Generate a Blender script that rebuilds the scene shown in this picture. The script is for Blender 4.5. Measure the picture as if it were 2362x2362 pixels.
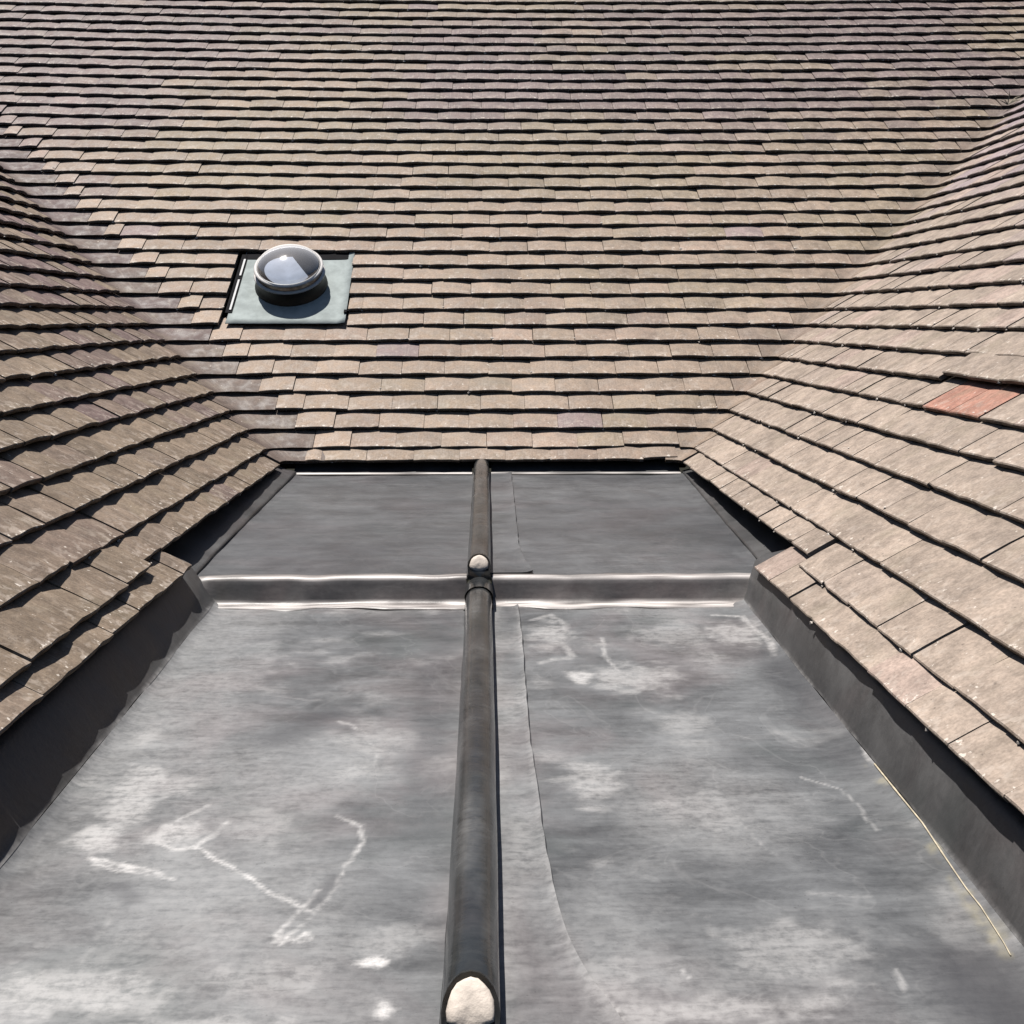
import bpy, math, random
import numpy as np
from math import sin, cos, tan, radians, atan2, asin, pi, sqrt
from mathutils import Matrix, Vector

for o in list(bpy.data.objects):
    bpy.data.objects.remove(o, do_unlink=True)
random.seed(7); rng = np.random.default_rng(7)
scene = bpy.context.scene
col = scene.collection
H = 6.0                       # the camera's height; all coordinates below are metres measured from it

# ---------------------------------------------------------------- camera
TH, YAW = radians(9.5), radians(1.245)
fw = Vector((sin(YAW)*cos(TH), cos(YAW)*cos(TH), -sin(TH)))
rt = Vector((cos(YAW), -sin(YAW), 0)); up = rt.cross(fw)
cd = bpy.data.cameras.new('camera'); cam = bpy.data.objects.new('camera', cd); col.objects.link(cam)
cam.matrix_world = Matrix(((rt.x, up.x, -fw.x, 0), (rt.y, up.y, -fw.y, 0), (rt.z, up.z, -fw.z, H), (0, 0, 0, 1)))
cd.sensor_width = 36; cd.lens = 36*2676/2362; cd.clip_start = .02; cd.clip_end = 500
scene.camera = cam

# ---------------------------------------------------------------- sky, sun, exposure
SUN = Vector((-.215, .135, .967)).normalized()
world = bpy.data.worlds.new('World'); scene.world = world; world.use_nodes = True
nt = world.node_tree; nt.nodes.clear()
sky = nt.nodes.new('ShaderNodeTexSky'); sky.sky_type = 'NISHITA'; sky.sun_disc = False
sky.sun_elevation = asin(SUN.z); sky.sun_rotation = atan2(SUN.x, SUN.y)
bg = nt.nodes.new('ShaderNodeBackground'); bg.inputs[1].default_value = .05
wo = nt.nodes.new('ShaderNodeOutputWorld')
nt.links.new(sky.outputs[0], bg.inputs[0]); nt.links.new(bg.outputs[0], wo.inputs[0])
sd = bpy.data.lights.new('sun', 'SUN'); sd.energy = 5.0; sd.angle = radians(.5); sd.color = (1, .955, .905)
sun = bpy.data.objects.new('sun', sd); col.objects.link(sun)
sun.rotation_euler = SUN.to_track_quat('Z', 'Y').to_euler(); sun.location = (-3, 2, H+9)
vs = scene.view_settings
vs.view_transform = 'Standard'; vs.look = 'None'; vs.gamma = 1; vs.use_curve_mapping = False; vs.exposure = .2
scene.cycles.diffuse_bounces = 0; scene.cycles.glossy_bounces = 4; scene.cycles.transparent_max_bounces = 8

# ---------------------------------------------------------------- helpers
def vnoise(x, y, seed=0):
    """smooth value noise, -1..1, on numpy arrays"""
    x = np.asarray(x, float); y = np.asarray(y, float)
    xi = np.floor(x).astype(np.int64); yi = np.floor(y).astype(np.int64)
    fx = x-xi; fy = y-yi; fx = fx*fx*(3-2*fx); fy = fy*fy*(3-2*fy)
    def h(a, b):
        v = np.sin(a*127.1+b*311.7+seed*74.7)*43758.5453
        return (v-np.floor(v))*2-1
    return (h(xi, yi)*(1-fx)+h(xi+1, yi)*fx)*(1-fy)+(h(xi, yi+1)*(1-fx)+h(xi+1, yi+1)*fx)*fy
def fbm(x, y, seed=0, oct=4):
    s, a, t = 0, 1, 0
    for k in range(oct):
        s = s+a*vnoise(np.asarray(x)*2**k+k*17.3, np.asarray(y)*2**k-k*9.1, seed+k); t += a; a *= .5
    return s/t
def sstep(a, b, x):
    t = np.clip((np.asarray(x, float)-a)/(b-a), 0, 1); return t*t*(3-2*t)

def tag(o, label=None, cat=None, group=None, kind=None):
    if label: o['label'] = label
    if cat: o['category'] = cat
    if group: o['group'] = group
    if kind: o['kind'] = kind
    return o
def root(name, base, label, cat, group=None):
    o = bpy.data.objects.new(name, None); col.objects.link(o)
    o.location = (base[0], base[1], base[2]+H); o.empty_display_size = .1
    o['base'] = 0; del o['base']
    ROOTS[o.name] = Vector(base)
    return tag(o, label, cat, group)
ROOTS = {}; BASE = {}
def basis(o): return BASE.get(o.name, ROOTS.get(o.name, Vector((0, 0, -H))))
def make_mesh(name, v, f, mat, smooth=False, uv=None, tint=None, attrs=None):
    me = bpy.data.meshes.new(name)
    me.from_pydata([tuple(p) for p in v], [], [tuple(q) for q in f]); me.update()
    me.materials.append(mat)
    if smooth: me.polygons.foreach_set('use_smooth', [True]*len(me.polygons))
    if uv is not None:
        li = np.empty(len(me.loops), np.int32); me.loops.foreach_get('vertex_index', li)
        lay = me.uv_layers.new(name='uv'); lay.data.foreach_set('uv', np.asarray(uv, float)[li].ravel())
    if tint is not None:
        a = me.attributes.new('tint', 'FLOAT_COLOR', 'POINT')
        a.data.foreach_set('color', np.asarray(tint, float).ravel())
    for k, val in (attrs or {}).items():
        a = me.attributes.new(k, 'FLOAT', 'POINT'); a.data.foreach_set('value', np.asarray(val, float))
    return me
def part(name, v, f, mat, parent=None, **kw):
    """vertices measured from the camera's position; local = relative to the thing's base"""
    b = basis(parent) if parent else Vector((0, 0, 0))
    v = np.asarray(v, float)-np.array(b)
    me = make_mesh(name, v, f, mat, **kw)
    o = bpy.data.objects.new(name, me); col.objects.link(o)
    if parent: o.parent = parent; BASE[o.name] = b
    else: o.location.z = H
    return o
def grid_faces(nu, nv, off=0, flip=False):
    F = []
    for j in range(nv-1):
        for i in range(nu-1):
            a = off+j*nu+i; q = (a, a+1, a+nu+1, a+nu)
            F.append(q[::-1] if flip else q)
    return F
def solid_sheet(P, thick, flip=False):
    """P: (nv, nu, 3) grid of the upper face; returns a closed sheet `thick` deep below it"""
    nv, nu = P.shape[:2]
    du = np.gradient(P, axis=1); dv = np.gradient(P, axis=0); n = np.cross(du, dv)
    n /= np.linalg.norm(n, axis=2, keepdims=True)+1e-12
    if flip: n = -n
    Q = P-n*thick
    V = np.concatenate([P.reshape(-1, 3), Q.reshape(-1, 3)]); N = nu*nv
    F = grid_faces(nu, nv, 0, flip)+grid_faces(nu, nv, N, not flip)
    ring = [i for i in range(nu)]+[j*nu+nu-1 for j in range(1, nv)]+[(nv-1)*nu+i for i in range(nu-2, -1, -1)]+[j*nu for j in range(nv-2, 0, -1)]
    for a, b in zip(ring, ring[1:]+ring[:1]):
        q = (a, a+N, b+N, b); F.append(q[::-1] if flip else q)
    return V, F
def lathe(prof, seg, cen, ax, ay, az):
    V, F = [], []
    for r, h in prof:
        for k in range(seg):
            a = 2*pi*k/seg; V.append(cen+ax*(r*cos(a))+ay*(r*sin(a))+az*h)
    for j in range(len(prof)-1):
        for k in range(seg):
            k2 = (k+1) % seg; F.append((j*seg+k, j*seg+k2, (j+1)*seg+k2, (j+1)*seg+k))
    return np.array(V), F

# ---------------------------------------------------------------- materials
def new_mat(name):
    m = bpy.data.materials.new(name); m.use_nodes = True; t = m.node_tree; t.nodes.clear()
    out = t.nodes.new('ShaderNodeOutputMaterial'); b = t.nodes.new('ShaderNodeBsdfPrincipled')
    t.links.new(b.outputs[0], out.inputs[0]); return m, t, b
class G:
    """tiny node-graph helper"""
    def __init__(s, t): s.t = t
    def n(s, kind, **kw):
        x = s.t.nodes.new(kind)
        for k, v in kw.items(): setattr(x, k, v)
        return x
    def set(s, sock, v):
        if isinstance(v, bpy.types.NodeSocket): s.t.links.new(v, sock)
        else: sock.default_value = v
    def math(s, op, a, b=0., clamp=False):
        x = s.n('ShaderNodeMath', operation=op, use_clamp=clamp); s.set(x.inputs[0], a); s.set(x.inputs[1], b); return x.outputs[0]
    def noise(s, vec, scale, detail=3, rough=.55, dist=0.):
        x = s.n('ShaderNodeTexNoise'); s.set(x.inputs['Vector'], vec); x.inputs['Scale'].default_value = scale
        x.inputs['Detail'].default_value = detail; x.inputs['Roughness'].default_value = rough; x.inputs['Distortion'].default_value = dist
        return x.outputs['Fac']
    def ramp(s, f, a, b, lo=0., hi=1.):
        x = s.n('ShaderNodeMapRange'); x.interpolation_type = 'SMOOTHSTEP'; s.set(x.inputs[0], f)
        for i, v in enumerate((a, b, lo, hi)): s.set(x.inputs[i+1], v)
        return x.outputs[0]
    def mix(s, f, a, b, mode='MIX'):
        x = s.n('ShaderNodeMix', data_type='RGBA', blend_type=mode); s.set(x.inputs[0], f); s.set(x.inputs[6], a); s.set(x.inputs[7], b); return x.outputs[2]
    def scale(s, vec, sc):
        x = s.n('ShaderNodeVectorMath', operation='MULTIPLY'); s.set(x.inputs[0], vec); x.inputs[1].default_value = sc; return x.outputs[0]
    def bump(s, h, dist, strength=1., normal=None):
        x = s.n('ShaderNodeBump'); x.inputs['Distance'].default_value = dist; x.inputs['Strength'].default_value = strength
        s.set(x.inputs['Height'], h)
        if normal is not None: s.set(x.inputs['Normal'], normal)
        return x.outputs[0]
    def attr(s, name, what='Fac'):
        x = s.n('ShaderNodeAttribute', attribute_name=name); return x.outputs[what]
def grey(v): return (v, v, v, 1)

def tile_material():
    m, t, b = new_mat('weathered clay tile'); g = G(t)
    pos = g.n('ShaderNodeNewGeometry').outputs['Position']
    oc = g.n('ShaderNodeObjectInfo').outputs['Color']
    base = g.mix(1., oc, g.attr('tint', 'Color'), 'ADD')
    uv = g.n('ShaderNodeSeparateXYZ'); t.links.new(g.n('ShaderNodeUVMap', uv_map='uv').outputs[0], uv.inputs[0])
    u, v = uv.outputs[0], uv.outputs[1]
    n1 = g.noise(pos, 26, 4); n2 = g.noise(pos, 150, 3, .6); n3 = g.noise(pos, 6, 3)
    k = g.math('MULTIPLY', g.ramp(n1, .25, .75, .80, 1.18), g.ramp(n2, .2, .8, .76, 1.22))
    k = g.math('MULTIPLY', k, g.ramp(n3, .25, .75, .88, 1.12))
    c = g.mix(1., base, g.n('ShaderNodeCombineColor').outputs[0], 'MIX')
    cc = g.n('ShaderNodeCombineColor')
    for i in range(3): t.links.new(k, cc.inputs[i])
    c = g.mix(1., base, cc.outputs[0], 'MULTIPLY')
    # olive algae patches and a warm bloom
    c = g.mix(g.math('MULTIPLY', g.ramp(g.noise(pos, 9.5, 4), .52, .72), .28), c, (.25, .212, .145, 1))
    # streaks that run down the tile, each with its own width
    st = g.noise(g.scale(uv_vec(t, g, pos, u, v), (1, 1, 1)), 1., 2, .5)
    c = g.mix(g.math('MULTIPLY', g.ramp(st, .5, .78), .22), c, (.55, .47, .39, 1))
    sm = g.noise(pos, 38, 3, .6, .4)
    c = g.mix(g.math('MULTIPLY', g.math('MULTIPLY', g.ramp(sm, .50, .66), g.ramp(v, .0, .075, 1., .15)), .42), c, (.58, .50, .43, 1))
    # pale lichen and mortar flecks, thickest at the tail
    tail = g.ramp(v, .0, .035, 1., 0.)
    fl = g.math('ADD', g.noise(pos, 62, 3, .62), g.math('MULTIPLY', tail, .085))
    c = g.mix(g.math('MULTIPLY', g.ramp(fl, .68, .74), .8), c, (.72, .65, .57, 1))
    # dark grime specks and darker side joints
    c = g.mix(g.math('MULTIPLY', g.ramp(g.noise(pos, 95, 2), .66, .76), .45), c, (.07, .055, .045, 1))
    t.links.new(c, b.inputs['Base Color'])
    t.links.new(g.ramp(n1, .3, .7, .50, .78), b.inputs['Roughness']); b.inputs['Specular IOR Level'].default_value = .38
    h = g.math('ADD', g.math('MULTIPLY', n2, .6), g.math('MULTIPLY', g.noise(pos, 420, 2), .4))
    nb_ = g.bump(n1, .004, .5); nb_ = g.bump(h, .0016, .8, nb_)
    t.links.new(nb_, b.inputs['Normal'])
    return m
def uv_vec(t, g, pos, u, v):
    x = g.n('ShaderNodeCombineXYZ'); sp = g.n('ShaderNodeSeparateXYZ'); t.links.new(pos, sp.inputs[0])
    g.set(x.inputs[0], g.math('ADD', g.math('MULTIPLY', u, 34), g.math('MULTIPLY', sp.outputs[0], 3.)))
    g.set(x.inputs[1], g.math('ADD', g.math('MULTIPLY', v, 5), g.math('MULTIPLY', sp.outputs[2], 9.)))
    g.set(x.inputs[2], g.math('MULTIPLY', sp.outputs[1], 6.))
    return x.outputs[0]

def lead_material(name, dark, light, dusty, rough=(.40, .60)):
    """patinated lead: `scuff` whitens, `stain` yellows, `wear` is worn bare edge with sun glints painted in"""
    m, t, b = new_mat(name); g = G(t)
    pos = g.n('ShaderNodeNewGeometry').outputs['Position']
    big = g.noise(pos, 2.1, 4, .55, .4); mid = g.noise(pos, 7.5, 5, .6, .6)
    br = g.noise(g.scale(pos, (20, 80, 60)), 1., 5, .66, .6)           # cross-wise dressing marks
    br2 = g.noise(g.scale(pos, (5.0, 24, 20)), 1., 5, .66, .5)
    fine = g.noise(pos, 85, 4, .65)
    f = g.math('ADD', g.math('MULTIPLY', big, .26), g.math('MULTIPLY', mid, .32))
    f = g.math('ADD', f, g.math('MULTIPLY', br, .13)); f = g.math('ADD', f, g.math('MULTIPLY', br2, .22))
    f = g.math('ADD', f, g.math('MULTIPLY', fine, .09))
    c = g.mix(g.ramp(f, .34, .74), dark, light)
    c = g.mix(g.math('MULTIPLY', g.ramp(g.noise(pos, 3.3, 4, .6, .5), .45, .66), .5), c, g.mix(g.ramp(f, .34, .74), (dark[0]*1.2, dark[1]*.95, dark[2]*.92, 1), (light[0]*1.06, light[1]*.90, light[2]*.89, 1)))
    c = g.mix(g.math('MULTIPLY', g.ramp(g.noise(pos, 4.6, 3), .55, .70), .4), c, (dark[0]*1.25, dark[1]*1.42, dark[2]*1.36, 1))
    if dusty:
        # grit, and on the floor sheets faint dried tide lines
        c = g.mix(g.math('MULTIPLY', g.ramp(g.noise(pos, 210, 2, .5), .70, .76), .5), c, (.03, .03, .028, 1))
        if name.startswith('lead sheet'):
            tide = g.math('ABSOLUTE', g.math('SUBTRACT', g.noise(pos, 4.2, 4, .55, .7), .5))
            c = g.mix(g.math('MULTIPLY', g.ramp(tide, .0, .014, 1., 0.), .065), c, (.52, .51, .50, 1))
        chalk = g.math('MULTIPLY', g.attr('scuff'), g.ramp(g.math('ADD', g.math('MULTIPLY', br, .5), g.math('MULTIPLY', fine, .5)), .32, .60, .35, 1.05))
        c = g.mix(g.math('MINIMUM', chalk, 1.), c, (.72, .70, .68, 1))
        c = g.mix(g.attr('grime'), c, (.055, .055, .06, 1))
        c = g.mix(g.attr('stain'), c, (.50, .44, .27, 1))
    worn_glint = g.attr('worn_glint')
    c = g.mix(worn_glint, c, (.86, .80, .76, 1))
    t.links.new(c, b.inputs['Base Color'])
    r = g.ramp(f, .38, .74, *rough)
    t.links.new(r, b.inputs['Roughness']); b.inputs['Specular IOR Level'].default_value = .6
    h = g.math('ADD', g.math('MULTIPLY', br, .3), g.math('MULTIPLY', mid, 1.6))
    nb_ = g.bump(h, .003, .28); nb_ = g.bump(fine, .0010, .25, nb_)
    t.links.new(nb_, b.inputs['Normal'])
    return m

def simple_mat(name, c, rough=.5, metal=0., spec=.5, var=.2, scale=30, bump=0.):
    m, t, b = new_mat(name); g = G(t)
    pos = g.n('ShaderNodeNewGeometry').outputs['Position']
    n = g.noise(pos, scale, 5, .6)
    t.links.new(g.mix(g.ramp(n, .3, .72), tuple(x*(1-var) for x in c[:3])+(1,), tuple(min(1, x*(1+var)) for x in c[:3])+(1,)), b.inputs['Base Color'])
    b.inputs['Roughness'].default_value = rough; b.inputs['Metallic'].default_value = metal; b.inputs['Specular IOR Level'].default_value = spec
    if bump: t.links.new(g.bump(n, bump, .6), b.inputs['Normal'])
    return m

M_TILE = tile_material()
M_LEAD = lead_material('lead sheet, dusted', (.056, .058, .060, 1), (.246, .253, .258, 1), True)
M_LEAD_UP = lead_material('lead upstand, bare', (.034, .034, .035, 1), (.125, .123, .122, 1), True)
M_ROLL = lead_material('lead roll, weathered', (.017, .019, .020, 1), (.078, .081, .082, 1), True, (.15, .34))
M_DRIP = lead_material('lead drip, dusty', (.075, .068, .065, 1), (.24, .225, .215, 1), False)  # lighter lead in place of light bounced onto the drip's face
M_CAP = simple_mat('white lead bloom', (.74, .65, .56, 1), .7, var=.12, scale=70, bump=.003)  # light reflected off the dressed roll ends, painted as white
M_FLECK = simple_mat('pale mortar and lichen', (.70, .63, .56, 1), .9, var=.15, scale=40)
M_BOARD = simple_mat('old roof boarding', (.035, .028, .022, 1), .9, var=.3, scale=14)
M_PLATE = simple_mat('grey green flashing sheet', (.385, .43, .42, 1), .8, spec=.12, var=.16, scale=16, bump=.004)
M_RUBBER = simple_mat('black collar', (.012, .014, .015, 1), .45, spec=.22, var=.3)
M_BLACK = simple_mat('black seal', (.010, .010, .012, 1), .8, spec=.08, var=.2)
M_STRIP = simple_mat('dull zinc strip', (.34, .35, .36, 1), .5, var=.15, scale=30)
M_RING = simple_mat('pale rim', (.84, .81, .78, 1), .3, var=.05)
M_STRAW = simple_mat('dry straw', (.56, .49, .36, 1), .8, var=.25, scale=60)
def metal_mirror():
    m, t, b = new_mat('polished tube lining'); b.inputs['Base Color'].default_value = (.86, .88, .92, 1)
    b.inputs['Metallic'].default_value = 1; b.inputs['Roughness'].default_value = .34; return m
M_MIRROR = metal_mirror()
M_SKY_REFL = simple_mat('painted sky reflection', (.50, .55, .66, 1), .6, spec=.2, var=.14, scale=18)
M_LINE = simple_mat('grey tube lining', (.16, .14, .13, 1), .35, metal=.6, var=.6, scale=55)
def dome_mat():
    m = bpy.data.materials.new('clear acrylic dome'); m.use_nodes = True; t = m.node_tree; t.nodes.clear(); g = G(t)
    out = t.nodes.new('ShaderNodeOutputMaterial')
    tr = t.nodes.new('ShaderNodeBsdfTransparent'); tr.inputs[0].default_value = (.93, .95, .97, 1)
    gl = t.nodes.new('ShaderNodeBsdfGlossy'); gl.inputs['Roughness'].default_value = .06; gl.inputs[0].default_value = (1, 1, 1, 1)
    df = t.nodes.new('ShaderNodeBsdfDiffuse'); df.inputs[0].default_value = (.9, .88, .86, 1)
    lw = t.nodes.new('ShaderNodeLayerWeight'); lw.inputs[0].default_value = .35
    a = t.nodes.new('ShaderNodeMixShader'); b2 = t.nodes.new('ShaderNodeMixShader')
    t.links.new(g.ramp(lw.outputs['Facing'], .0, 1., .10, .85), a.inputs[0]); t.links.new(tr.outputs[0], a.inputs[1]); t.links.new(gl.outputs[0], a.inputs[2])
    t.links.new(g.ramp(lw.outputs['Facing'], .25, .95, .12, .85), b2.inputs[0]); t.links.new(a.outputs[0], b2.inputs[1]); t.links.new(df.outputs[0], b2.inputs[2])
    t.links.new(b2.outputs[0], out.inputs[0]); return m
M_DOME = dome_mat()

# ---------------------------------------------------------------- roof geometry
AL = radians(38.45); SA, CA = sin(AL), cos(AL)
GA = .100; PW = .1655                     # gauge and tile pitch
ZE, YE = -.4647, 4.184                    # level and distance of course 0's tail on the back slope
XL, XR = -.785, .748                      # course 0 of the side slopes
T_ = .0120; TAN = .150                      # tile thickness, tilt
def sag(u, n): return .034*(u/2.3)**2*min(max(n, 0)/20, 1.3)
class Slope: pass
BK = Slope(); BK.o = Vector((0, YE, ZE)); BK.u = Vector((1, 0, 0)); BK.s = Vector((0, CA, SA)); BK.n = Vector((0, -SA, CA))
LF = Slope(); LF.o = Vector((XL, 0, ZE)); LF.u = Vector((0, 1, 0)); LF.s = Vector((-CA, 0, SA)); LF.n = Vector((SA, 0, CA))
RT = Slope(); RT.o = Vector((XR, 0, ZE)); RT.u = Vector((0, -1, 0)); RT.s = Vector((CA, 0, SA)); RT.n = Vector((-SA, 0, CA))
BK.cs, LF.cs, RT.cs = .58, 1.2, .45
def corner_x(side, n): return (XL-GA*CA*n) if side < 0 else (XR+GA*CA*n)
def s_of(slope, u, n):
    base = n*GA
    if slope is BK: return base+sag(u, n)
    side = -1 if slope is LF else 1
    return base+sag(corner_x(side, n), n)
def corner(side, n):
    x = corner_x(side, n); s = n*GA+sag(x, n)
    p = BK.o+BK.s*s; x2 = (XL-CA*s) if side < 0 else (XR+CA*s)
    return Vector((x2, p.y, p.z))

CS = 5
def tile_geometry(w, seed, L=.182, cs=1.):
    r = random.Random(seed)
    xs = [(-.5+i/CS)*w for i in range(CS+1)]
    camb = r.uniform(.0032, .0070)*cs; lc = r.uniform(.0, .0022)
    tw = r.uniform(-.0015, .0015)
    wob = [r.uniform(-.0013, .0013)*(.4+.6*cs) for _ in xs]
    if r.random() < .22: wob[r.choice((0, CS))] += r.uniform(.002, .006)
    def top(x, y):
        e = 2*x/w
        return T_/2-y*TAN+camb*(1-e*e)-.0015-lc*((y-.05)/.05)**2*.5+tw*e
    rows = []
    V, UV = [], []
    def add(x, y, z): V.append((x, y, z)); UV.append(((x/PW)+.5, max(y, 0)))
    for i, x in enumerate(xs): add(x, wob[i]+.0006, top(x, 0)-T_)
    for i, x in enumerate(xs): add(x, wob[i], top(x, 0)-.0022)
    for i, x in enumerate(xs): add(x, wob[i]+.0024, top(x, 0))
    for i, x in enumerate(xs): add(x, .055, top(x, .055))
    for i, x in enumerate(xs): add(x, L, top(x, L))
    for i, x in enumerate(xs): add(x, L, top(x, L)-T_)
    n = CS+1; F = []
    for j in range(5):
        for i in range(CS): F.append((j*n+i, j*n+i+1, (j+1)*n+i+1, (j+1)*n+i))
    for i in range(CS): F.append((5*n+i, 5*n+i+1, i+1, i))
    F.append(tuple(j*n for j in (5, 4, 3, 2, 1, 0))[::1]); F.append(tuple(j*n+CS for j in (0, 1, 2, 3, 4, 5)))
    return V, F, UV
_cache = {}
def tile_mesh(w, var, cs=1.):
    wq = round(w*250)/250
    key = (wq, var if abs(wq-.164) < .003 else var % 2, cs)
    if key not in _cache:
        V, F, UV = tile_geometry(wq, int(wq*9973)+key[1]*31+int(cs*17), cs=cs)
        _cache[key] = (np.array(V), F, np.array(UV), [None])
    return _cache[key]

TAN_C, OLIVE, PURP, PINK = np.array((.306, .232, .175)), np.array((.240, .190, .134)), np.array((.172, .129, .122)), np.array((.322, .234, .183))
def tile_colour(slope, u, n, r):
    f1 = float(fbm(u*.9+3, n*.16, 11, 3)); f2 = float(fbm(u*1.5-7, n*.22, 23, 3)); j = r.gauss(0, 1)
    if slope is BK:
        p = sstep(.0, .42, f1*.75+j*.06+(n-21)*.022); o = sstep(-.1, .5, f2+.012*n-.05+r.gauss(0, .12))
        c = TAN_C*(1-o)+OLIVE*1.13*o
        c = c*(1-p)+PURP*1.22*p
        pk = sstep(.15, .6, float(fbm(u*1.8+40, n*.3, 5, 2))+.25-.03*n+r.gauss(0, .22)); c = c*(1-pk*.6)+PINK*pk*.6
        if r.random() < .012: c = PURP*1.5
        k = 1.0-.008*max(0, n-14)
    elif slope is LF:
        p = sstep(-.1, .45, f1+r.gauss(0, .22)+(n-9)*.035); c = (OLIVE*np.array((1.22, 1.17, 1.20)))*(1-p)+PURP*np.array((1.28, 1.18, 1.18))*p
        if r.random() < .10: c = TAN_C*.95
        k = .72  # left slope darkened: its weaker sunlight partly put into the colour
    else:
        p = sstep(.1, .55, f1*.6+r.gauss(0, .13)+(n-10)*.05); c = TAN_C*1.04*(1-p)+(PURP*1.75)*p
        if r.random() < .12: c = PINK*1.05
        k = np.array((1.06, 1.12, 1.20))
    return c*k*(1+r.gauss(0, .07))

def in_view_size(P):
    z = P.dot(fw)
    if z < .2: return 0
    x = P.dot(rt)/z*2676; y = P.dot(up)/z*2676
    return 1/z if (abs(x) < 1240 and abs(y) < 1240) else 0

HOLE = (-1.062, -.566)                    # opening for the tubular skylight, courses 7 to 11
_vj = random.Random(5)
VJ = {(sd_, n): (.150+_vj.uniform(-.012, .012)) if sd_ < 0 else (.048+_vj.uniform(-.008, .012)) for sd_ in (-1, 1) for n in range(-2, 60)}
def spans(slope, n):
    """[start, end] stretches of course n along u"""
    if slope is BK:
        a = corner(-1, n).x+VJ[-1, n]; b = corner(1, n).x-VJ[1, n]
        a = max(a, -5.0); b = min(b, 5.0)
        if 7 <= n <= 11:
            e = (n-7)*.003
            return [(a, HOLE[0]-.012+e*0.8), (HOLE[1]+.004-e*.6, b)]
        return [(a, b)]
    if slope is LF:
        b = corner(-1, n).y-.052; vis = (.785+.0783*n)/.42
        return [(max(vis-1.6, -1.2), b)]
    a = -(corner(1, n).y-.035); vis = (.748+.0783*n)/.46
    return [(a, min(-(vis-1.6), 1.2))]

def lay_course(slope, n, a, b, out, s_fn, seed):
    r = random.Random(seed)
    k0 = math.floor(a/PW); off = (.5 if n % 2 else 0)+.13*math.sin(n*2.3)
    cuts = [a]
    k = math.floor(a/PW-off)+1
    while (k+off)*PW < b-.055:
        x = (k+off)*PW+r.uniform(-.0022, .0022)
        if x > a+.055: cuts.append(x)
        k += 1
    cuts.append(b)
    for x0, x1 in zip(cuts, cuts[1:]):
        w = x1-x0-r.uniform(.0007, .0019); uc = (x0+x1)/2
        if w < .03: continue
        s = s_fn(uc)+r.gauss(0, .0010)
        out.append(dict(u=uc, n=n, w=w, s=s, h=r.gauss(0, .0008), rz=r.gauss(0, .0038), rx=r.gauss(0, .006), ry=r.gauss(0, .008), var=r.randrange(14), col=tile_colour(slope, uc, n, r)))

STEP_Y = 2.665
def build_tiles(slope, nmax, seed, edit=None):
    out = []
    for n in range(-1, nmax+1):
        for q, (a, b) in enumerate(spans(slope, n)):
            if n >= 0:
                lay_course(slope, n, a, b, out, lambda u: s_of(slope, u, n), seed*1000+n*3+q)
            elif slope is BK:
                lay_course(slope, n, XL+.135, XR-.06, out, lambda u: -.066, seed*1000+n)
            elif slope is LF:
                lay_course(slope, n, 2.40, b-.01, out, lambda u: -.075, seed*1000+n)
                lay_course(slope, n, -.6, 2.395, out, lambda u: -.097-.010*max(0, 2.395-u), seed*1000+n+500)
                lay_course(slope, -2, -.6, 2.575, out, lambda u: -.149-.005*max(0, 2.575-u), seed*1000+n+600)
            else:
                lay_course(slope, n, a+.01, -2.44, out, lambda u: -.068, seed*1000+n)
                lay_course(slope, n, -2.435, .6, out, lambda u: -.1, seed*1000+n+500)
                lay_course(slope, -2, -2.60, .6, out, lambda u: -.166, seed*1000+n+600)
    if edit: out = edit(out)
    return out

def tile_matrix(slope, d):
    M = Matrix(((slope.u.x, slope.s.x, slope.n.x, 0), (slope.u.y, slope.s.y, slope.n.y, 0), (slope.u.z, slope.s.z, slope.n.z, 0), (0, 0, 0, 1)))
    P = slope.o+slope.u*d['u']+slope.s*d['s']+slope.n*d['h']
    return Matrix.Translation(P) @ M @ Matrix.Rotation(d['rz'], 4, 'Z') @ Matrix.Rotation(d['rx'], 4, 'X') @ Matrix.Rotation(d['ry'], 4, 'Y')

def place_tiles(slope, rt_obj, tiles, limit=300):
    b = basis(rt_obj)
    for d in tiles:
        d['M'] = tile_matrix(slope, d); d['rank'] = in_view_size(d['M'].translation)
    tiles.sort(key=lambda d: -d['rank'])
    single = [d for d in tiles[:limit] if d['rank'] > 0]; rest = tiles[len(single):]
    for d in single:
        V, F, UV, me = tile_mesh(d['w'], d['var'], slope.cs)
        if me[0] is None: me[0] = make_mesh('roof_tile', V, F, M_TILE, True, uv=UV); shade_edges(me[0])
        o = bpy.data.objects.new('roof_tile', me[0]); col.objects.link(o); o.parent = rt_obj
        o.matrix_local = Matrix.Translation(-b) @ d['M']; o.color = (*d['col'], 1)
        if 'label' in d: o['label'] = d['label']; o.name = 'roof_tile'
    VV, FF, UU, CC = [], [], [], []; off = 0
    for d in rest:
        V, F, UV, me = tile_mesh(d['w'], d['var'], slope.cs)
        R = np.array(d['M'].to_3x3()); VV.append(V @ R.T+np.array(d['M'].translation))
        FF += [tuple(i+off for i in f) for f in F]; UU.append(UV); off += len(V)
        CC.append(np.tile(np.append(d['col'], 1), (len(V), 1)))
    flecks(slope, rt_obj, tiles)
    if VV:
        o = part('distant_roof_tiles', np.concatenate(VV), FF, M_TILE, rt_obj, smooth=True, uv=np.concatenate(UU), tint=np.concatenate(CC))
        shade_edges(o.data); o.color = (0, 0, 0, 1); tag(o, kind='stuff')
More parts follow.
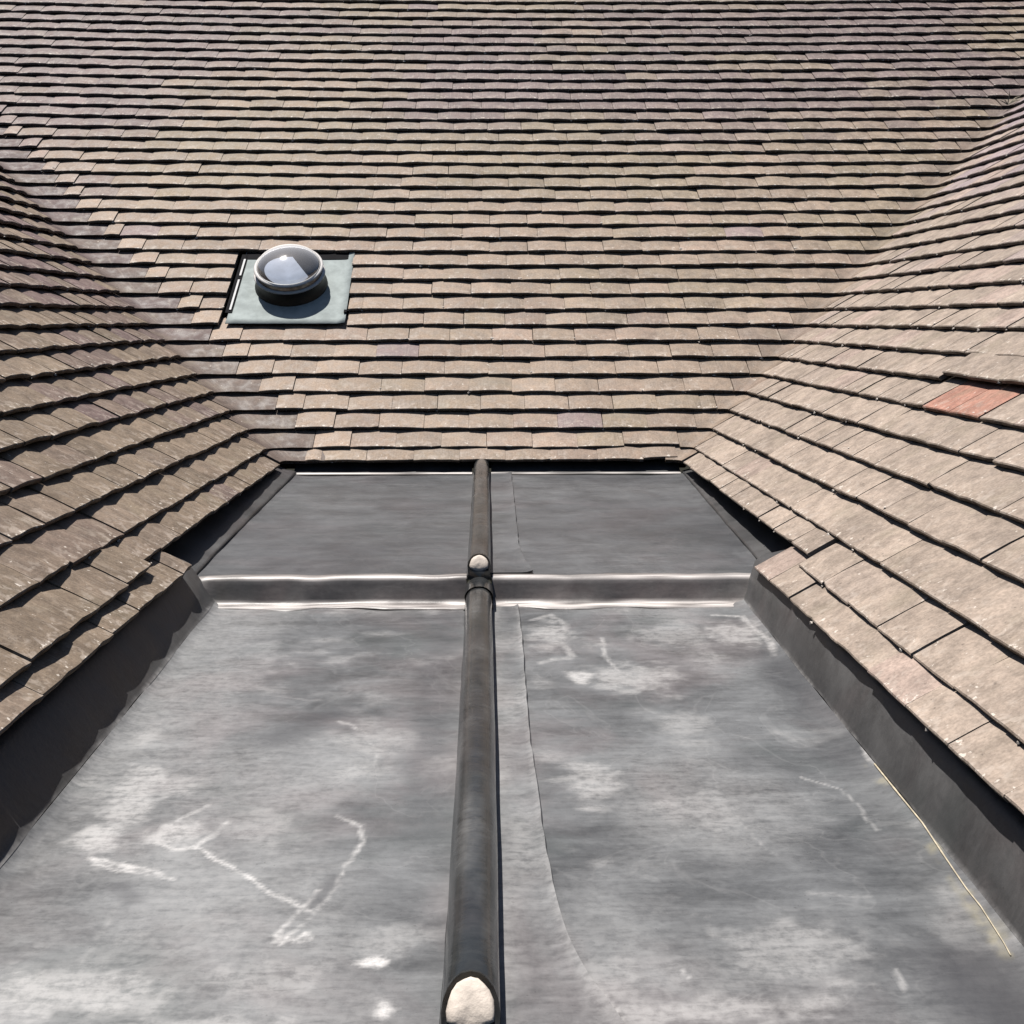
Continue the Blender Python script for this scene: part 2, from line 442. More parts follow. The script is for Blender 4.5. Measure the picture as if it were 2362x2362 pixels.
def flecks(slope, rt_obj, tiles):
    """pale crumbs of mortar and lichen lodged under the tile tails at the joints"""
    r = random.Random(99); V, F = [], []
    octa = [(1, 0, 0), (0, 1, 0), (-1, 0, 0), (0, -1, 0), (0, 0, 1), (0, 0, -1)]
    tri = [(0, 1, 4), (1, 2, 4), (2, 3, 4), (3, 0, 4), (1, 0, 5), (2, 1, 5), (3, 2, 5), (0, 3, 5)]
    for d in tiles:
        if d['rank'] <= 0: continue
        for sd_ in range(2):
            if r.random() > (.20 if slope is not LF else .12): continue
            k = r.uniform(.0025, .0060)
            x = (d['w']/2*(-1, 1)[sd_] if r.random() < .7 else r.uniform(-.5, .5)*d['w'])
            top = r.random() < .35
            c = d['M'] @ Vector((x, r.uniform(.004, .022) if top else -.0012-.3*k, (T_/2+.001-.002 if top else -.002)))
            i0 = len(V); sx, sy, sz = k*r.uniform(.8, 1.7), k*r.uniform(.6, 1.1), k*(.35 if top else r.uniform(.7, 1.1))
            for a, b, h in octa: V.append(c+slope.u*(a*sx*r.uniform(.7, 1.2))+slope.s*(b*sy*r.uniform(.7, 1.2))+slope.n*(h*sz))
            F += [tuple(i0+q for q in t) for t in tri]
    if V: tag(part('mortar_flecks', V, F, M_FLECK, rt_obj), kind='stuff')
def shade_edges(me):
    me.set_sharp_from_angle(angle=radians(38))

def boarding(slope, rt_obj, pts):
    """closed timber deck 25 mm thick under the tiles; pts are (u, s) corners"""
    P = [slope.o+slope.u*u+slope.s*s-slope.n*.060 for u, s in pts]; Q = [p-slope.n*.025 for p in P]
    k = len(P); F = [tuple(range(k)), tuple(range(2*k-1, k-1, -1))]+[(i, i+k, (i+1) % k+k, (i+1) % k) for i in range(k)]
    part('roof_boarding', P+Q, F, M_BOARD, rt_obj)

NB = 50
back_roof = root('roof_slope', (0, YE, ZE), 'wide tan and purple brown tiled roof slope rising behind the lead gutter', 'roof', 'tiled roof slopes round the gutter')
left_roof = root('roof_slope', (XL, 2.6, ZE), 'shadier olive brown tiled roof slope left of the lead gutter, with scalloped shadows', 'roof', 'tiled roof slopes round the gutter')
right_roof = root('roof_slope', (XR, 2.6, ZE), 'bright sunlit tiled roof slope right of the gutter, with two terracotta tiles', 'roof', 'tiled roof slopes round the gutter')

def edit_back(L):
    first = {}
    for d in L:
        if d['n'] >= 0 and (d['n'] not in first or d['u'] < first[d['n']]['u']): first[d['n']] = d
    for d in first.values(): d['ry'] -= .035; d['h'] += .0035; d['col'] = d['col']*1.14  # valley-end tiles lightened: sun catching their ends painted into the colour
    for d in L:
        if d['n'] == 0 and d['u'] > .42: d['s'] += .013
        if d['n'] == -1 and d['u'] > .60: d['s'] += .012; d['rz'] += .05
    return L
def edit_right(L):
    for d in L:
        y = -d['u']
        if d['n'] == 4 and 2.50 < y < 2.86:
            d['del'] = True
        if d['n'] == 5 and 2.48 < y < 2.88: d['h'] += .006; d['s'] += .012; d['rx'] += .05
    L = [d for d in L if 'del' not in d]
    ys = sorted(-d['u'] for d in L if d['n'] == 4)
    gap = max(((b-a, a, b) for a, b in zip(ys, ys[1:]) if a > 2.0), key=lambda q: q[0])
    lo = gap[1]+PW/2; hi = gap[2]-PW/2; mid = (lo+hi)/2
    for i, (a, b, c) in enumerate(((lo+.007, mid-.001, (.40, .205, .150)), (mid+.001, hi-.002, (.375, .185, .135)))):
        L.append(dict(u=-(a+b)/2, n=4, w=b-a, s=s_of(RT, 0, 4), h=-.001, rz=0, rx=.0, ry=.004*i, var=i, col=np.array(c), label='clean orange red terracotta replacement tile'))
    return L

def edit_left(L):
    for d in L:
        d['rx'] -= .045; d['h'] += .0022
        if d['n'] == -1 and d['u'] < 2.395: d['h'] += .011
        if d['n'] == 0 and d['u'] < 2.3: d['h'] += .006
    return L
place_tiles(BK, back_roof, build_tiles(BK, NB, 1, edit_back))
place_tiles(LF, left_roof, build_tiles(LF, 32, 2, edit_left))
place_tiles(RT, right_roof, build_tiles(RT, 36, 3, edit_right))
# back deck has the skylight cut-out left closed by the flashing plate above it
boarding(BK, back_roof, [(XL+.02, -.02), (XR-.02, -.02), (XR+CA*5.1, 5.1), (XL-CA*5.1, 5.1)])
boarding(LF, left_roof, [(-1.4, -.105), (2.57, -.105), (2.571, -.02), (YE+.05, -.02), (YE+CA*3.5+.05, 3.5), (-1.4, 3.5)])
boarding(RT, right_roof, [(-YE-.05, -.02), (-2.601, -.02), (-2.60, -.105), (1.4, -.105), (1.4, 3.9), (-(YE+CA*3.9+.05), 3.9)])

# dished valley tiles, one to a course down each valley
def valley_tile(side, n):
    r = random.Random(n*7+side)
    sl = LF if side < 0 else RT
    dl, db = (.050, .156) if side < 0 else (.034, .056)
    db = VJ[side, n]-.0015
    rows = []
    for q, (lv, hh) in enumerate(((0, .0036), (.02, .0042), (.9, .0042-.0140), (1.7, .0042-.0265))):
        lev = n+lv; c = corner(side, lev)
        if n < 0: c = corner(side, -.66+lv)
        ad = GA*CA*lv; rr = .046 if side < 0 else .03
        A = c+Vector((0, -(dl+ad), 0)); B = c+Vector(((db+ad)*(-side), 0, 0))
        a1 = c+Vector((0, -rr, 0)); b1 = c+Vector((rr*(-side), 0, 0))
        pts = [(A, 0)]
        for k in range(7):
            t = k/6; pts.append((a1*(1-t)**2+c*2*t*(1-t)+b1*t*t, t))
        for k in range(1, 4): pts.append((b1+(B-b1)*(k/3), 1))
        row = []
        for p, t in pts:
            nn = (sl.n*(1-t)+BK.n*t).normalized()
            w = .0012*math.sin(p.x*37+n*3+p.y*29)
            row.append(np.array(p+nn*(hh+w)))
        rows.append(row)
    P = np.array(rows)
    V, F = solid_sheet(P, .0145, flip=(side > 0))
    nu = P.shape[1]
    uv = np.array([(i/nu, (.08, .082, .12, .17)[j]) for j in range(4) for i in range(nu)]*2)
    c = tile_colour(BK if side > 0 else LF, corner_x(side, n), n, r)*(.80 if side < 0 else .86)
    if side < 0: c = c*.45+PURP*.55*.85  # left valley darkened: shade from the tiles' turn painted in
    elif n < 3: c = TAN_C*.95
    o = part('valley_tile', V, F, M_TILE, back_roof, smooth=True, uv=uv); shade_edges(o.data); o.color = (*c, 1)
for side in (-1, 1):
    for n in range(-1, 48): valley_tile(side, n)

# ---------------------------------------------------------------- lead gutter
FALL = .035
def zfar(y): return -.55-FALL*(4.17-y)
def znear(y): return -.66-FALL*(STEP_Y-y)
def zlow(y): return znear(1.02)-.055-FALL*(1.02-y)
RX = -.019                                # the roll's centre line
gutter = root('lead_gutter', (RX, 2.6, -.70), 'grey lead lined flat gutter with central roll and a step, between the tiled slopes', 'gutter')

def seg_d(x, y, pts):
    d = np.full(np.shape(x), 9.)
    for (x0, y0), (x1, y1) in zip(pts, pts[1:]):
        dx, dy = x1-x0, y1-y0; t = np.clip(((x-x0)*dx+(y-y0)*dy)/(dx*dx+dy*dy+1e-12), 0, 1)
        d = np.minimum(d, np.hypot(x-x0-t*dx, y-y0-t*dy))
    return d
def stroke(x, y, pts, w, soft=1.): return 1-sstep(w*.35, w*(1+soft), seg_d(x, y, pts))
def blob(x, y, cx, cy, rx, ry): return 1-sstep(.35, 1.25, np.hypot((x-cx)/rx, (y-cy)/ry)+.75*fbm(x*34, y*40, 77, 4))

SCRATCH = []      # filled below with (points, width, strength) in gutter-floor metres
BLOBS = []
YELLOW = []
GRIME = []
exec_marks = True
def floor_marks(x, y):
    sc = np.zeros(np.shape(x)); wx = x+.006*fbm(x*30, y*30, 3); wy = y+.008*fbm(x*30, y*30, 4)
    for pts, w, a in SCRATCH: sc = np.maximum(sc, a*.85*stroke(wx, wy, pts, w*.68)*(.74+.55*fbm(x*85, y*70, 9)))
    for cx, cy, rx, ry, a in BLOBS: sc = np.maximum(sc, a*blob(x, y, cx, cy, rx, ry))
    dust = sstep(.05, .6, fbm(x*3.1+5, y*2.6, 31, 4)+.12)*.15+sstep(.25, .7, fbm(x*9, y*12, 41, 4))*.20
    sc = np.maximum(sc, dust)
    gr = np.zeros(np.shape(x))
    for pts, w, a in GRIME: gr = np.maximum(gr, a*stroke(wx, wy, pts, w, 1.6))
    ye = np.zeros(np.shape(x))
    for pts, w, a in YELLOW: ye = np.maximum(ye, a*stroke(wx, wy, pts, w)*sstep(-.2, .5, fbm(x*50, y*34, 15)))
    return np.clip(sc, 0, 1), np.clip(gr, 0, 1), np.clip(ye, 0, 1)
SCRATCH += SCRATCHES if 'SCRATCHES' in globals() else []

def lead_sheet(zf, y0, y1, x0, x1, step, fold_sign, foldf, label=None, side_far=False, fine=True):
    """one bay of lead on one side of the roll, from the fold to the roll, with its upstand"""
    ys = np.linspace(y0, y1, int((y1-y0)/step)+1); k = int(abs(x1-x0)/step)+1
    P = np.zeros((len(ys), k, 3))
    for j, y in enumerate(ys):
        fx = foldf(y); xx = np.linspace(fx, x1, k) if fold_sign < 0 else np.linspace(x0, fx, k)
        P[j, :, 0] = xx; P[j, :, 1] = y
    X, Y = P[..., 0], P[..., 1]
    df = np.abs(X-np.array([foldf(y) for y in ys])[:, None])
    und = .0026*fbm(X*3.3, Y*2.7, 51, 3)+.0011*fbm(X*14, Y*12, 52, 2)
    lip = .010 if zf is not zfar else .003
    P[..., 2] = zf(Y)+und*np.minimum(1, df/.05)+lip*np.exp(-df/(.024 if fold_sign > 0 else .011))
    if fine:
        sc, gr, ye = floor_marks(X, Y)
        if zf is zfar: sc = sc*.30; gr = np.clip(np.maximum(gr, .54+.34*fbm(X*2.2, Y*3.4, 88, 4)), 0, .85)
    else: sc = gr = ye = np.zeros(X.shape)
    V, F = P.reshape(-1, 3), grid_faces(k, len(ys))
    o = part('lead_sheet', V, F, M_LEAD, gutter, smooth=True, attrs=dict(scuff=sc.ravel(), grime=gr.ravel(), stain=ye.ravel(), worn_glint=np.zeros(sc.size)))
    if label: o['label'] = label
    return o
def upstand(sheet, zf, y0, y1, foldf, prof, sign):
    """lead dressed up under the eaves; prof: (outward, up) pairs from the fold"""
    ys = np.linspace(y0, y1, int((y1-y0)/.012)+1); P = np.zeros((len(ys), len(prof), 3))
    for j, y in enumerate(ys):
        for i, (a, h) in enumerate(prof):
            w = .0022*float(vnoise(y*9+i*3, i*1.7, 61)); P[j, i] = (foldf(y)+sign*(a+w), y, zf(y)+(.010 if zf is not zfar else .003)+h)
    n = P.shape[1]; A = np.zeros((len(ys), n)); st = A.copy(); sc = A.copy()
    sc[:, 0] = .12+.25*np.maximum(0, vnoise(ys*31, ys*0, 8))
    F = grid_faces(n, len(ys), 0, sign < 0)
    o = part('upstand', P.reshape(-1, 3), F, M_LEAD_UP, sheet, smooth=True, attrs=dict(scuff=sc.ravel(), grime=A.ravel(), stain=st.ravel(), worn_glint=A.ravel()))
    return o

foldLn = lambda y: -.637+.014*(2.665-y)/1.5-.004*np.sin(y*2.1)
foldRn = lambda y: .606+.006*np.sin(y*1.7+1)
foldLf = lambda y: -.684-.004*np.sin(y*2.6)
foldRf = lambda y: .668+.034*(y-2.665)/1.5
UPN = [(0, 0), (.006, .006), (.016, .020), (.060, .088), (.085, .100), (.13, .115)]
UPF = [(0, 0), (-.001, .003), (-.0005, .007), (.006, .010), (.035, .017), (.11, .05)]
UPNR = [(0, 0), (.003, .006), (.008, .020), (.026, .086), (.045, .100), (.12, .118)]
UPFR = UPF

# marks on the lead, traced in metres on the gutter floor
SCRATCH += [
 ([(-.526, 1.448), (-.471, 1.426), (-.416, 1.40)], .0055, 1.), ([(-.515, 1.433), (-.459, 1.411), (-.402, 1.387)], .0045, .9),
 ([(-.369, 1.542), (-.378, 1.503), (-.393, 1.473), (-.42, 1.468), (-.455, 1.494)], .0065, .9),
 ([(-.408, 1.598), (-.435, 1.556), (-.455, 1.494)], .006, .7), ([(-.455, 1.494), (-.437, 1.532), (-.416, 1.54)], .008, .8),
 ([(-.393, 1.473), (-.322, 1.405), (-.234, 1.32), (-.216, 1.308)], .0046, .95),
 ([(-.212, 1.56), (-.177, 1.527), (-.173, 1.481), (-.186, 1.409), (-.198, 1.344), (-.211, 1.296), (-.236, 1.256)], .0042, .62),
 ([(-.213, 1.357), (-.226, 1.314), (-.244, 1.268), (-.248, 1.24)], .0046, .8),
 ([(-.249, 1.26), (-.239, 1.24), (-.232, 1.253), (-.221, 1.24), (-.207, 1.242), (-.215, 1.259), (-.222, 1.251)], .0052, 1.),
 ([(-.256, 1.917), (-.205, 1.861), (-.178, 1.784), (-.178, 1.722)], .005, .45), ([(-.453, 1.325), (-.45, 1.255), (-.453, 1.192)], .008, .28),
 ([(.51, 2.545), (.57, 2.523), (.588, 2.331), (.575, 2.246)], .008, .6),
 ([(.241, 2.374), (.237, 2.269), (.253, 2.172), (.291, 2.111)], .006, .62),
 ([(.101, 2.512), (.144, 2.553), (.173, 2.471), (.155, 2.34), (.171, 2.254), (.105, 2.223)], .010, .42),
 ([(.604, 1.765), (.602, 1.697)], .005, 1.), ([(.35, 1.532), (.38, 1.44)], .0022, .4), ([(.479, 1.68), (.53, 1.632), (.541, 1.497)], .0026, .4),
 ([(.213, 1.177), (.219, 1.164)], .003, .8), ([(.451, 1.174), (.446, 1.135)], .004, .6), ([(.114, 1.159), (.125, 1.128), (.138, 1.092)], .0035, .7),
 ([(.25, 1.145), (.33, 1.155), (.42, 1.15)], .004, .3), ([(.20, 1.30), (.27, 1.292)], .003, .25), ([(.40, 1.34), (.47, 1.33)], .004, .25),
 ([(-.40, 2.05), (-.30, 2.02)], .004, .25), ([(-.50, 1.95), (-.47, 1.85)], .006, .2)]
BLOBS += [(-.129, 1.201, .017, .012, .85), (-.110, 1.114, .018, .024, .9), (.135, 2.40, .045, .10, .36), (.177, 2.134, .026, .045, .55), (.283, 2.126, .09, .09, .34),
 (.40, 2.40, .10, .09, .24), (.52, 2.40, .07, .10, .36), (-.522, 1.62, .055, .13, .44), (-.523, 1.503, .045, .06, .5), (-.43, 1.51, .05, .05, .5), (-.326, 1.53, .08, .09, .24), (-.48, 2.20, .10, .20, .16),
 (.311, 1.566, .09, .10, .25), (.159, 1.658, .05, .09, .34), (.132, 1.161, .05, .05, .25), (.347, 1.207, .10, .07, .28), (-.244, 1.168, .10, .04, .26), (-.464, 1.145, .16, .05, .42), (.24, 1.11, .14, .035, .34), (-.30, 1.08, .14, .03, .35)]
GRIME += [([(-.075, 2.56), (-.105, 2.227), (-.092, 1.943), (-.10, 1.721), (-.086, 1.525)], .022, .34), ([(-.352, 1.842), (-.287, 1.947), (-.256, 1.959)], .020, .40),
 ([(.56, 2.25), (.585, 2.062), (.582, 1.812), (.576, 1.70)], .026, .42), ([(.545, 1.16), (.552, 1.05)], .045, .85), ([(-.213, 1.33), (-.195, 1.385)], .007, .5), ([(-.46, 1.37), (-.44, 1.34)], .010, .45), ([(-.33, 1.45), (-.39, 1.53)], .008, .25)]
YELLOW += [([(.600, 1.70), (.602, 1.62)], .012, .35), ([(.598, 1.45), (.594, 1.30), (.585, 1.20)], .010, .35)]
ZN, ZFR, ZL = znear, zfar, zlow
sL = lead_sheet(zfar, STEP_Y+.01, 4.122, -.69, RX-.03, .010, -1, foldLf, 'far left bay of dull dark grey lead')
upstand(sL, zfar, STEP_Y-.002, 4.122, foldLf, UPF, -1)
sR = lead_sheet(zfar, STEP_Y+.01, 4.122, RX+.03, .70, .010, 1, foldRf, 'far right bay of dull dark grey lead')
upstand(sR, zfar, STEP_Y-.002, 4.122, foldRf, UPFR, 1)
nL = lead_sheet(znear, 1.02, STEP_Y+.004, -.65, RX-.03, .0048, -1, foldLn, 'near left bay of pale grey lead with white scrapes')
upstand(nL, znear, 1.02, STEP_Y-.004, foldLn, UPN, -1)
nR = lead_sheet(znear, 1.02, STEP_Y+.004, RX+.03, .62, .0048, 1, foldRn, 'near right bay of pale grey lead with chalky smudges')
upstand(nR, znear, 1.02, STEP_Y-.004, foldRn, UPNR, 1)
lL = lead_sheet(zlow, -1.2, 1.018, -.65, RX-.03, .03, -1, foldLn, fine=False); upstand(lL, zlow, -1.2, 1.018, foldLn, [(a, h*1.5) for a, h in UPN], -1)
lR = lead_sheet(zlow, -1.2, 1.018, RX+.03, .62, .03, 1, foldRn, fine=False); upstand(lR, zlow, -1.2, 1.018, foldRn, [(a, h*1.5) for a, h in UPN], 1)
# turn-up against the back eaves, its sunlit crease painted as a pale line along the foot
for x0, x1 in ((-.69, RX-.034), (RX+.034, .695)):
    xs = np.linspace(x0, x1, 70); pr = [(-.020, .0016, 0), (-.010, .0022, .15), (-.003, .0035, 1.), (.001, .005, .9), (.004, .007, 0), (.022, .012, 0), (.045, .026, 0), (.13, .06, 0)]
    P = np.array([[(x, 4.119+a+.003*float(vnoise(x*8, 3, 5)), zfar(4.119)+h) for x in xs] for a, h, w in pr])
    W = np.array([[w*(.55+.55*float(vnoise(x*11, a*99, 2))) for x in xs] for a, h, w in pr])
    part('back_upstand', P.reshape(-1, 3), grid_faces(len(xs), len(pr)), M_LEAD_UP, gutter, smooth=True, attrs=dict(worn_glint=np.clip(W, 0, 1).ravel()))

# the drip: nosing, face and lap, in two lengths either side of the roll
def drip(x0, x1, zt, zb, yy, foldL=None, foldR=None, name='drip_step'):
    xs = np.linspace(x0, x1, int((x1-x0)/.008)+1)
    h = zt(yy)-zb(yy)
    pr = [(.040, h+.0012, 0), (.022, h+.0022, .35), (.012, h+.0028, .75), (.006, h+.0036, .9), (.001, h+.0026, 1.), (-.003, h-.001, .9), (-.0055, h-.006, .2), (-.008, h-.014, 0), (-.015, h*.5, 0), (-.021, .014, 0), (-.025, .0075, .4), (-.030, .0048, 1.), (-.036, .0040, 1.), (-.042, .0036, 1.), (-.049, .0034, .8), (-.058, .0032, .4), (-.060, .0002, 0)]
    P, W = [], []
    for a, z, w in pr:
        row, wr = [], []
        for x in xs:
            lift = 0
            if foldL is not None and x < foldL: lift = (foldL-x)*1.25
            if foldR is not None and x > foldR: lift = (x-foldR)*1.25
            wob = .0035*float(vnoise(x*9, 1.5, 71))+.0015*float(vnoise(x*31, 4, 72))
            bot = 1-min(1, z/h)
            row.append((x, yy+a*(1+.25*bot*float(vnoise(x*13, 7, 3)))+wob, zb(yy+min(a, 0))+z+lift*bot+.0012*float(vnoise(x*17, z*50, 6))))
            wr.append(w*(.52+.6*float(vnoise(x*15, a*200, 74)))*(.4 if lift > .03 else 1))  # white bands: worn edge with the sun's highlight painted in
        P.append(row); W.append(wr)
    P = np.array(P)
    return part(name, P.reshape(-1, 3), grid_faces(len(xs), len(pr), 0, True), M_DRIP, gutter, smooth=True, attrs=dict(worn_glint=np.clip(np.array(W), 0, 1).ravel()))
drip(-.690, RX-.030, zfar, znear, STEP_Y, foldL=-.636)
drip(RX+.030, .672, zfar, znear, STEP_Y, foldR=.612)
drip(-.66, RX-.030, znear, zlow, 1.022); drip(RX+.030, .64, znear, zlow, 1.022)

# the wood-cored rolls, with bossed ends cut on the slant
def roll(zf, y0, y1, hgt=.058, half=.031, slant=.030, name='lead_roll', grow=0., lab=None):
    sec = [(-half-.004, -.001), (-half-.001, .003), (-half+.001, .010)]
    for k in range(13):
        a = pi*(1-k/12)+(.25*(1-2*k/12)); sec.append((half*1.02*cos(a), hgt-half+half*sin(a)))
    sec += [(half-.001, .010), (half+.001, .003), (half+.004, -.001)]
    cx = sum(1 for _ in sec)
    ys = np.linspace(y0, y1, int((y1-y0)/.014)+1); P = np.zeros((len(ys), len(sec), 3)); G_ = np.zeros((len(ys), len(sec))); S_ = G_.copy()
    for j, y in enumerate(ys):
        wob = .0010*float(vnoise(y*4, 2, 81)); fat = 1+.022*float(vnoise(y*5, 9, 82))
        for i, (a, h) in enumerate(sec):
            yy = y+(slant*(h/hgt) if j == 0 else (slant*(h/hgt)*(1-min(1, (y-y0)/.08)) if y-y0 < .08 else 0))
            aa = a*fat*(1+grow/half); hh = h+(grow if h > .02 else 0)
            P[j, i] = (RX+wob+aa, yy, zf(y)+hh+.0006*float(vnoise(y*20, i*.7, 84)))
            S_[j, i] = .16*max(0, float(fbm(y*7, i*.25, 85, 3)))
    o = part(name, P.reshape(-1, 3), grid_faces(len(sec), len(ys))+([tuple(range(len(sec)))] if name == 'lead_roll' else []), M_ROLL, gutter, smooth=True, attrs=dict(scuff=S_.ravel(), grime=G_.ravel(), stain=G_.ravel(), worn_glint=G_.ravel()))
    if lab: o['label'] = lab
    return o, P[0]
def roll_end(o, ring, bulge=.006, fit=.82):
    """rounded cap over the cut face"""
    R = np.array(ring)[3:-3]; c = R.mean(axis=0); n = np.cross(R[4]-R[0], R[-1]-R[0]); n /= np.linalg.norm(n)
    if n[1] > 0: n = -n
    lo = (R[0]+R[-1])/2; lo[2] -= .004
    bot = [R[-1]*(1-t)+R[0]*t-np.array((0, .002, .012*math.sin(pi*t))) for t in (.2, .4, .6, .8)]
    L = np.array(list(R)+bot); c = L.mean(axis=0); k = len(L); V, F = [], []
    for q, (sc, b) in enumerate(((1.0, 0), (.97, .45), (.84, .8), (.55, .96), (.25, 1.))):
        for i, p in enumerate(L): V.append(c+(p-c)*fit*sc*(1+.02*math.sin(i*2.1+q))+n*bulge*b)
    V.append(c+n*bulge)
    for q in range(4):
        for i in range(k): i2 = (i+1) % k; F.append((q*k+i, q*k+i2, (q+1)*k+i2, (q+1)*k+i))
    for i in range(k): F.append((4*k+i, 4*k+(i+1) % k, 5*k))
    part('roll_end', V, F, M_CAP, o, smooth=True)['label'] = 'white rounded end of the roll, its bright reflection painted in'
far_roll, e1 = roll(zfar, STEP_Y-.012, 4.175, .054, .0265, .034, lab='far half of the central lead roll, ending above the step')
roll_end(far_roll, e1)
near_roll, e2 = roll(znear, 1.030, STEP_Y+.004, .059, .0290, .062, lab='near half of the central lead roll, running down from the step')
roll_end(near_roll, e2)
band, _ = roll(znear, STEP_Y-.075, STEP_Y+.001, .059, .0290, -.02, name='roll_lap', grow=.0028)
lowroll, _ = roll(zlow, -1.0, 1.02, .058, .031, .03); roll_end(lowroll, _)

# splash laps: the right-hand sheet's free edge lying over the bay to the right of the roll
def lap(zf, edge, inner=RX+.026):
    edge = np.array(edge); y = np.linspace(edge[0, 1], edge[-1, 1], 120)
    ex = np.interp(y[::-1], edge[::-1, 1], edge[::-1, 0])[::-1] if edge[0, 1] > edge[-1, 1] else np.interp(y, edge[:, 1], edge[:, 0])
    ker = np.ones(9)/9; ex = np.convolve(np.pad(ex, 4, mode='edge'), ker, 'valid')
    P = np.zeros((len(y), 8, 3)); S_ = np.zeros((len(y), 8))
    for j in range(len(y)):
        for i in range(8):
            t = i/7; x = inner+(ex[j]-inner)*t+.0012*float(vnoise(y[j]*25, 3, 9))*(t > .9)
            und = .0026*float(fbm(x*3.3, y[j]*2.7, 51, 3))
            P[j, i] = (x, y[j], zf(y[j])+.0036+.0040*(t > .99)+.0012*(t > .8)+und+.0012*float(vnoise(y[j]*12, t, 91)))
            S_[j, i] = (.10+.16*float(fbm(x*20, y[j]*6, 92, 2))+(.12 if i == 7 else 0))*(1 if zf is znear else .2)
    V, F = solid_sheet(P, .0034, flip=True)
    z = np.zeros(len(V)); o = part('splash_lap', V, F, M_LEAD, gutter, smooth=True, attrs=dict(scuff=np.clip(np.tile(S_.ravel(), 2), 0, 1), grime=z+(0 if zf is znear else .46), stain=z, worn_glint=z)); shade_edges(o.data)
lap(znear, [(.071, 2.612), (.072, 2.39), (.069, 1.82), (.076, 1.46), (.086, 1.27), (.108, 1.16), (.136, 1.082), (.155, 1.035)])
lap(zfar, [(.086, 4.14), (.085, 3.66), (.082, 2.99), (.092, 2.80), (.112, 2.70)])

# ---------------------------------------------------------------- tubular skylight
sk = root('tubular_skylight', BK.o+BK.u*-.81+BK.s*.72, 'round clear dome skylight on a grey green metal flashing plate in the tiles', 'skylight')
def bk(u, s, h): return np.array(BK.o+BK.u*u+BK.s*s+BK.n*h)
us = np.linspace(0, 1, 15); ss = np.linspace(0, 1, 15)
P = np.array([[bk(-1.046+.014*t+(.478-.012*t)*a, .700+t*.53, .0050-.0175*t+.0018*float(fbm(a*4, t*4, 7))+(.004*math.exp(-t*26))+(.006 if a > .96 else 0)) for a in us] for t in ss])
V, F = solid_sheet(P, .002); part('flashing_plate', V, F, M_PLATE, sk, smooth=True); 
def bar(name, u0, u1, s0, s1, h0, h1, mat, sh=0.):
    V = [bk(u+sh*(s-s0), s, h-.0175*(s-.7)/.53) for h in (h0, h1) for s in (s0, s1) for u in (u0, u1)]
    F = [(0, 1, 3, 2), (4, 6, 7, 5), (0, 4, 5, 1), (2, 3, 7, 6), (0, 2, 6, 4), (1, 5, 7, 3)]
    return part(name, V, [f[::-1] for f in F], mat, sk)
bar('side_seal', -1.058, -1.030, .775, 1.19, -.02, .0075, M_BLACK, .026)
bar('side_channel', -1.043, -1.035, .79, 1.0,   .0078, .0115, M_STRIP, .026)
bar('side_channel', -1.037, -1.029, 1.03, 1.15,   .0078, .0115, M_STRIP, .026)
bar('head_seal', -1.03, -.572, 1.155, 1.205, -.03, .0075, M_BLACK)
bar('clip', -.577, -.566, .765, .782, .004, .018, M_BLACK)
cen = BK.o+BK.u*-.812+BK.s*.968; az = BK.n; ax = BK.u; ay = BK.s
V, F = lathe([(.150, -.006), (.150, .002), (.143, .010), (.137, .03), (.1365, .050), (.1375, .060), (.121, .060), (.121, -.03)], 56, cen, ax, ay, az)
part('collar', V, F, M_RUBBER, sk, smooth=True)
for h, R_ in ((.060, .1415), (.090, .1365)):
    V, F = lathe([(R_-.010, h+.006), (R_-.002, h+.0065), (R_+.004, h+.003), (R_+.0055, h-.001), (R_+.003, h-.004), (R_-.010, h-.003)], 56, cen, ax, ay, az)
    part('rim_ring', V, F, M_RING, sk, smooth=True)
V, F = lathe([(.1355, .062), (.134, .076), (.1335, .089)], 56, cen, ax, ay, az); part('dome_skirt', V, F, M_LINE, sk, smooth=True)
V, F = lathe([(.1325*cos(a), .091+.058*sin(a)) for a in np.linspace(0, 1.565, 12)], 56, cen, ax, ay, az)
part('dome', V, F, M_DOME, sk, smooth=True)
V, F = lathe([(.119, .078), (.119, .02), (.0006, .02)], 48, cen, ax, ay, az); part('tube_lining', V, F, M_LINE, sk, smooth=True)
# sky reflection in the dome painted as a pale sheet, open at upper right
V = [cen+ax*.006+ay*.082+az*.080]+[cen+ax*(.100*cos(a))+ay*(.100*sin(a)+.002)+az*(.074+.006*cos(2*a)) for a in np.linspace(radians(118), radians(328), 40)]
part('sky_reflection', V, [(0, k, k+1) for k in range(1, 40)], M_SKY_REFL, sk, smooth=True)

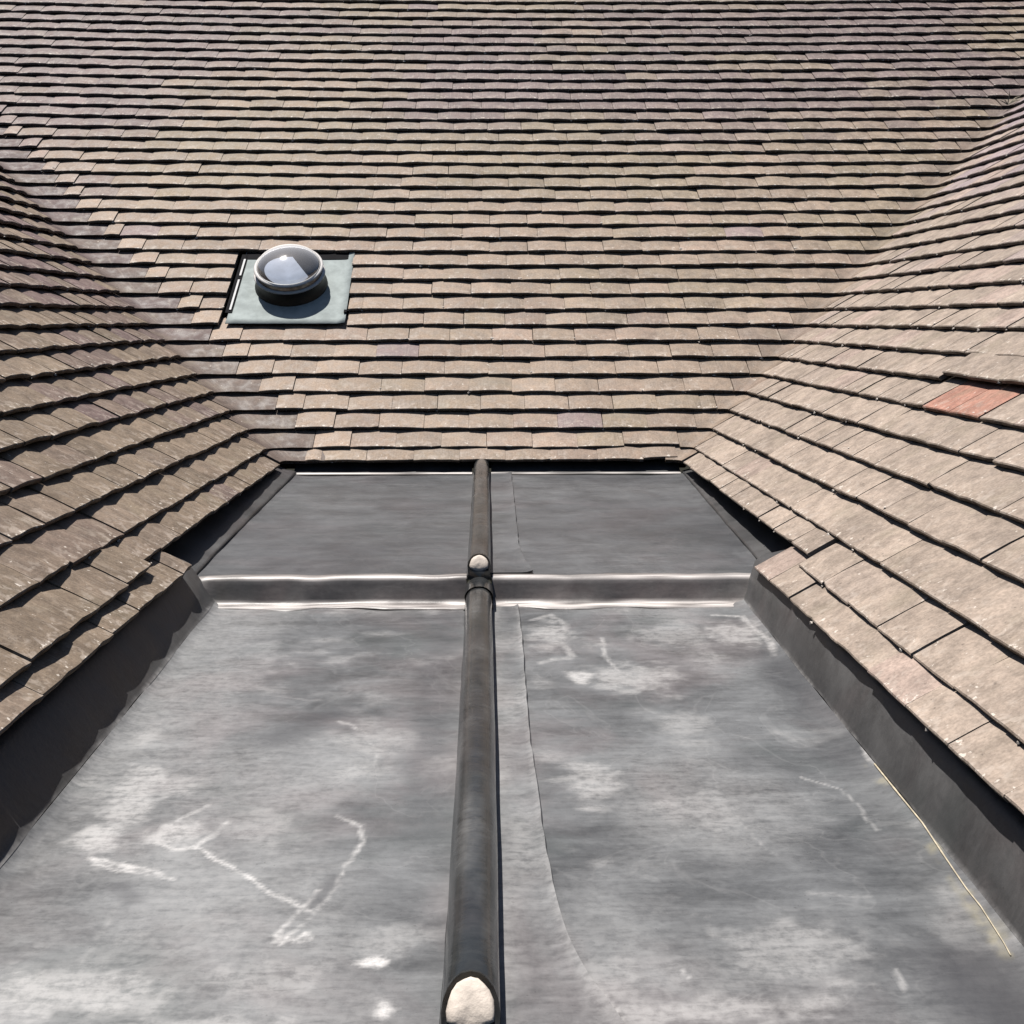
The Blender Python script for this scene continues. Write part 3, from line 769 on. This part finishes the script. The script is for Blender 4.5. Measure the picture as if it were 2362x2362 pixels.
# ---------------------------------------------------------------- dry straw caught in the right-hand valley
def straw(name, base, nrm, label, n, ln, seed):
    r = random.Random(seed); b = Vector(base); o = root(name, b, label, 'straw'); V, F = [], []
    for k in range(n):
        d = Vector((r.uniform(-1, 1), r.uniform(-.5, .2), r.uniform(.15, .9))).normalized(); L = ln*r.uniform(.5, 1); s = d.cross(Vector((.3, .9, .2))).normalized()*.0022; w = d.cross(s).normalized()*.0016
        i0 = len(V); mid = b+d*L*.55+Vector((0, 0, -.1*L*r.random())); tip = b+d*L+Vector((r.uniform(-.2, .2)*L, 0, -.25*L))
        for p, q in ((b, 1), (mid, .9), (tip, .3)): V += [p+s*q, p+w*q, p-s*q, p-w*q]
        for j in (0, 4):
            for i in range(4): F.append((i0+j+i, i0+j+(i+1) % 4, i0+j+4+(i+1) % 4, i0+j+4+i))
    part('stalk', V, F, M_STRAW, o)
c = corner(1, 24); straw('straw_tuft', c+Vector((-.02, -.01, .008)), None, 'small wisp of dry straw caught high in the right roof valley', 7, .10, 4)

# a long dry stem lying in the crease of the near right bay
pts = [(.600, 1.700), (.6005, 1.600), (.6015, 1.500), (.597, 1.410), (.5935, 1.330), (.594, 1.290), (.589, 1.215), (.586, 1.190)]
pts = np.array(pts); tt = np.linspace(0, 1, 40); kk = np.linspace(0, 1, len(pts))
cx_ = np.interp(tt, kk, pts[:, 0]); cy_ = np.interp(tt, kk, pts[:, 1])
cz_ = znear(cy_)+.010*np.exp(-np.abs(cx_-foldRn(cy_))/.024)+.0014
stem_root = root('dry_straw', (cx_[20], cy_[20], cz_[20]-.003), 'long thin yellowish dry stem lying along the right hand crease of the near lead bay', 'straw')
V, F = [], []
for i in range(40):
    rr = .0013*(1-.55*i/39)*(1.25 if i % 11 == 5 else 1)
    for k in range(6): a = 2*pi*k/6; V.append((cx_[i]+rr*cos(a)*1.2, cy_[i], cz_[i]+rr*sin(a)))
for i in range(39):
    for k in range(6): F.append((i*6+k, i*6+(k+1) % 6, i*6+6+(k+1) % 6, i*6+6+k))
F += [tuple(range(5, -1, -1)), tuple(39*6+k for k in range(6))]
part('stalk', V, F, M_STRAW, stem_root, smooth=True)
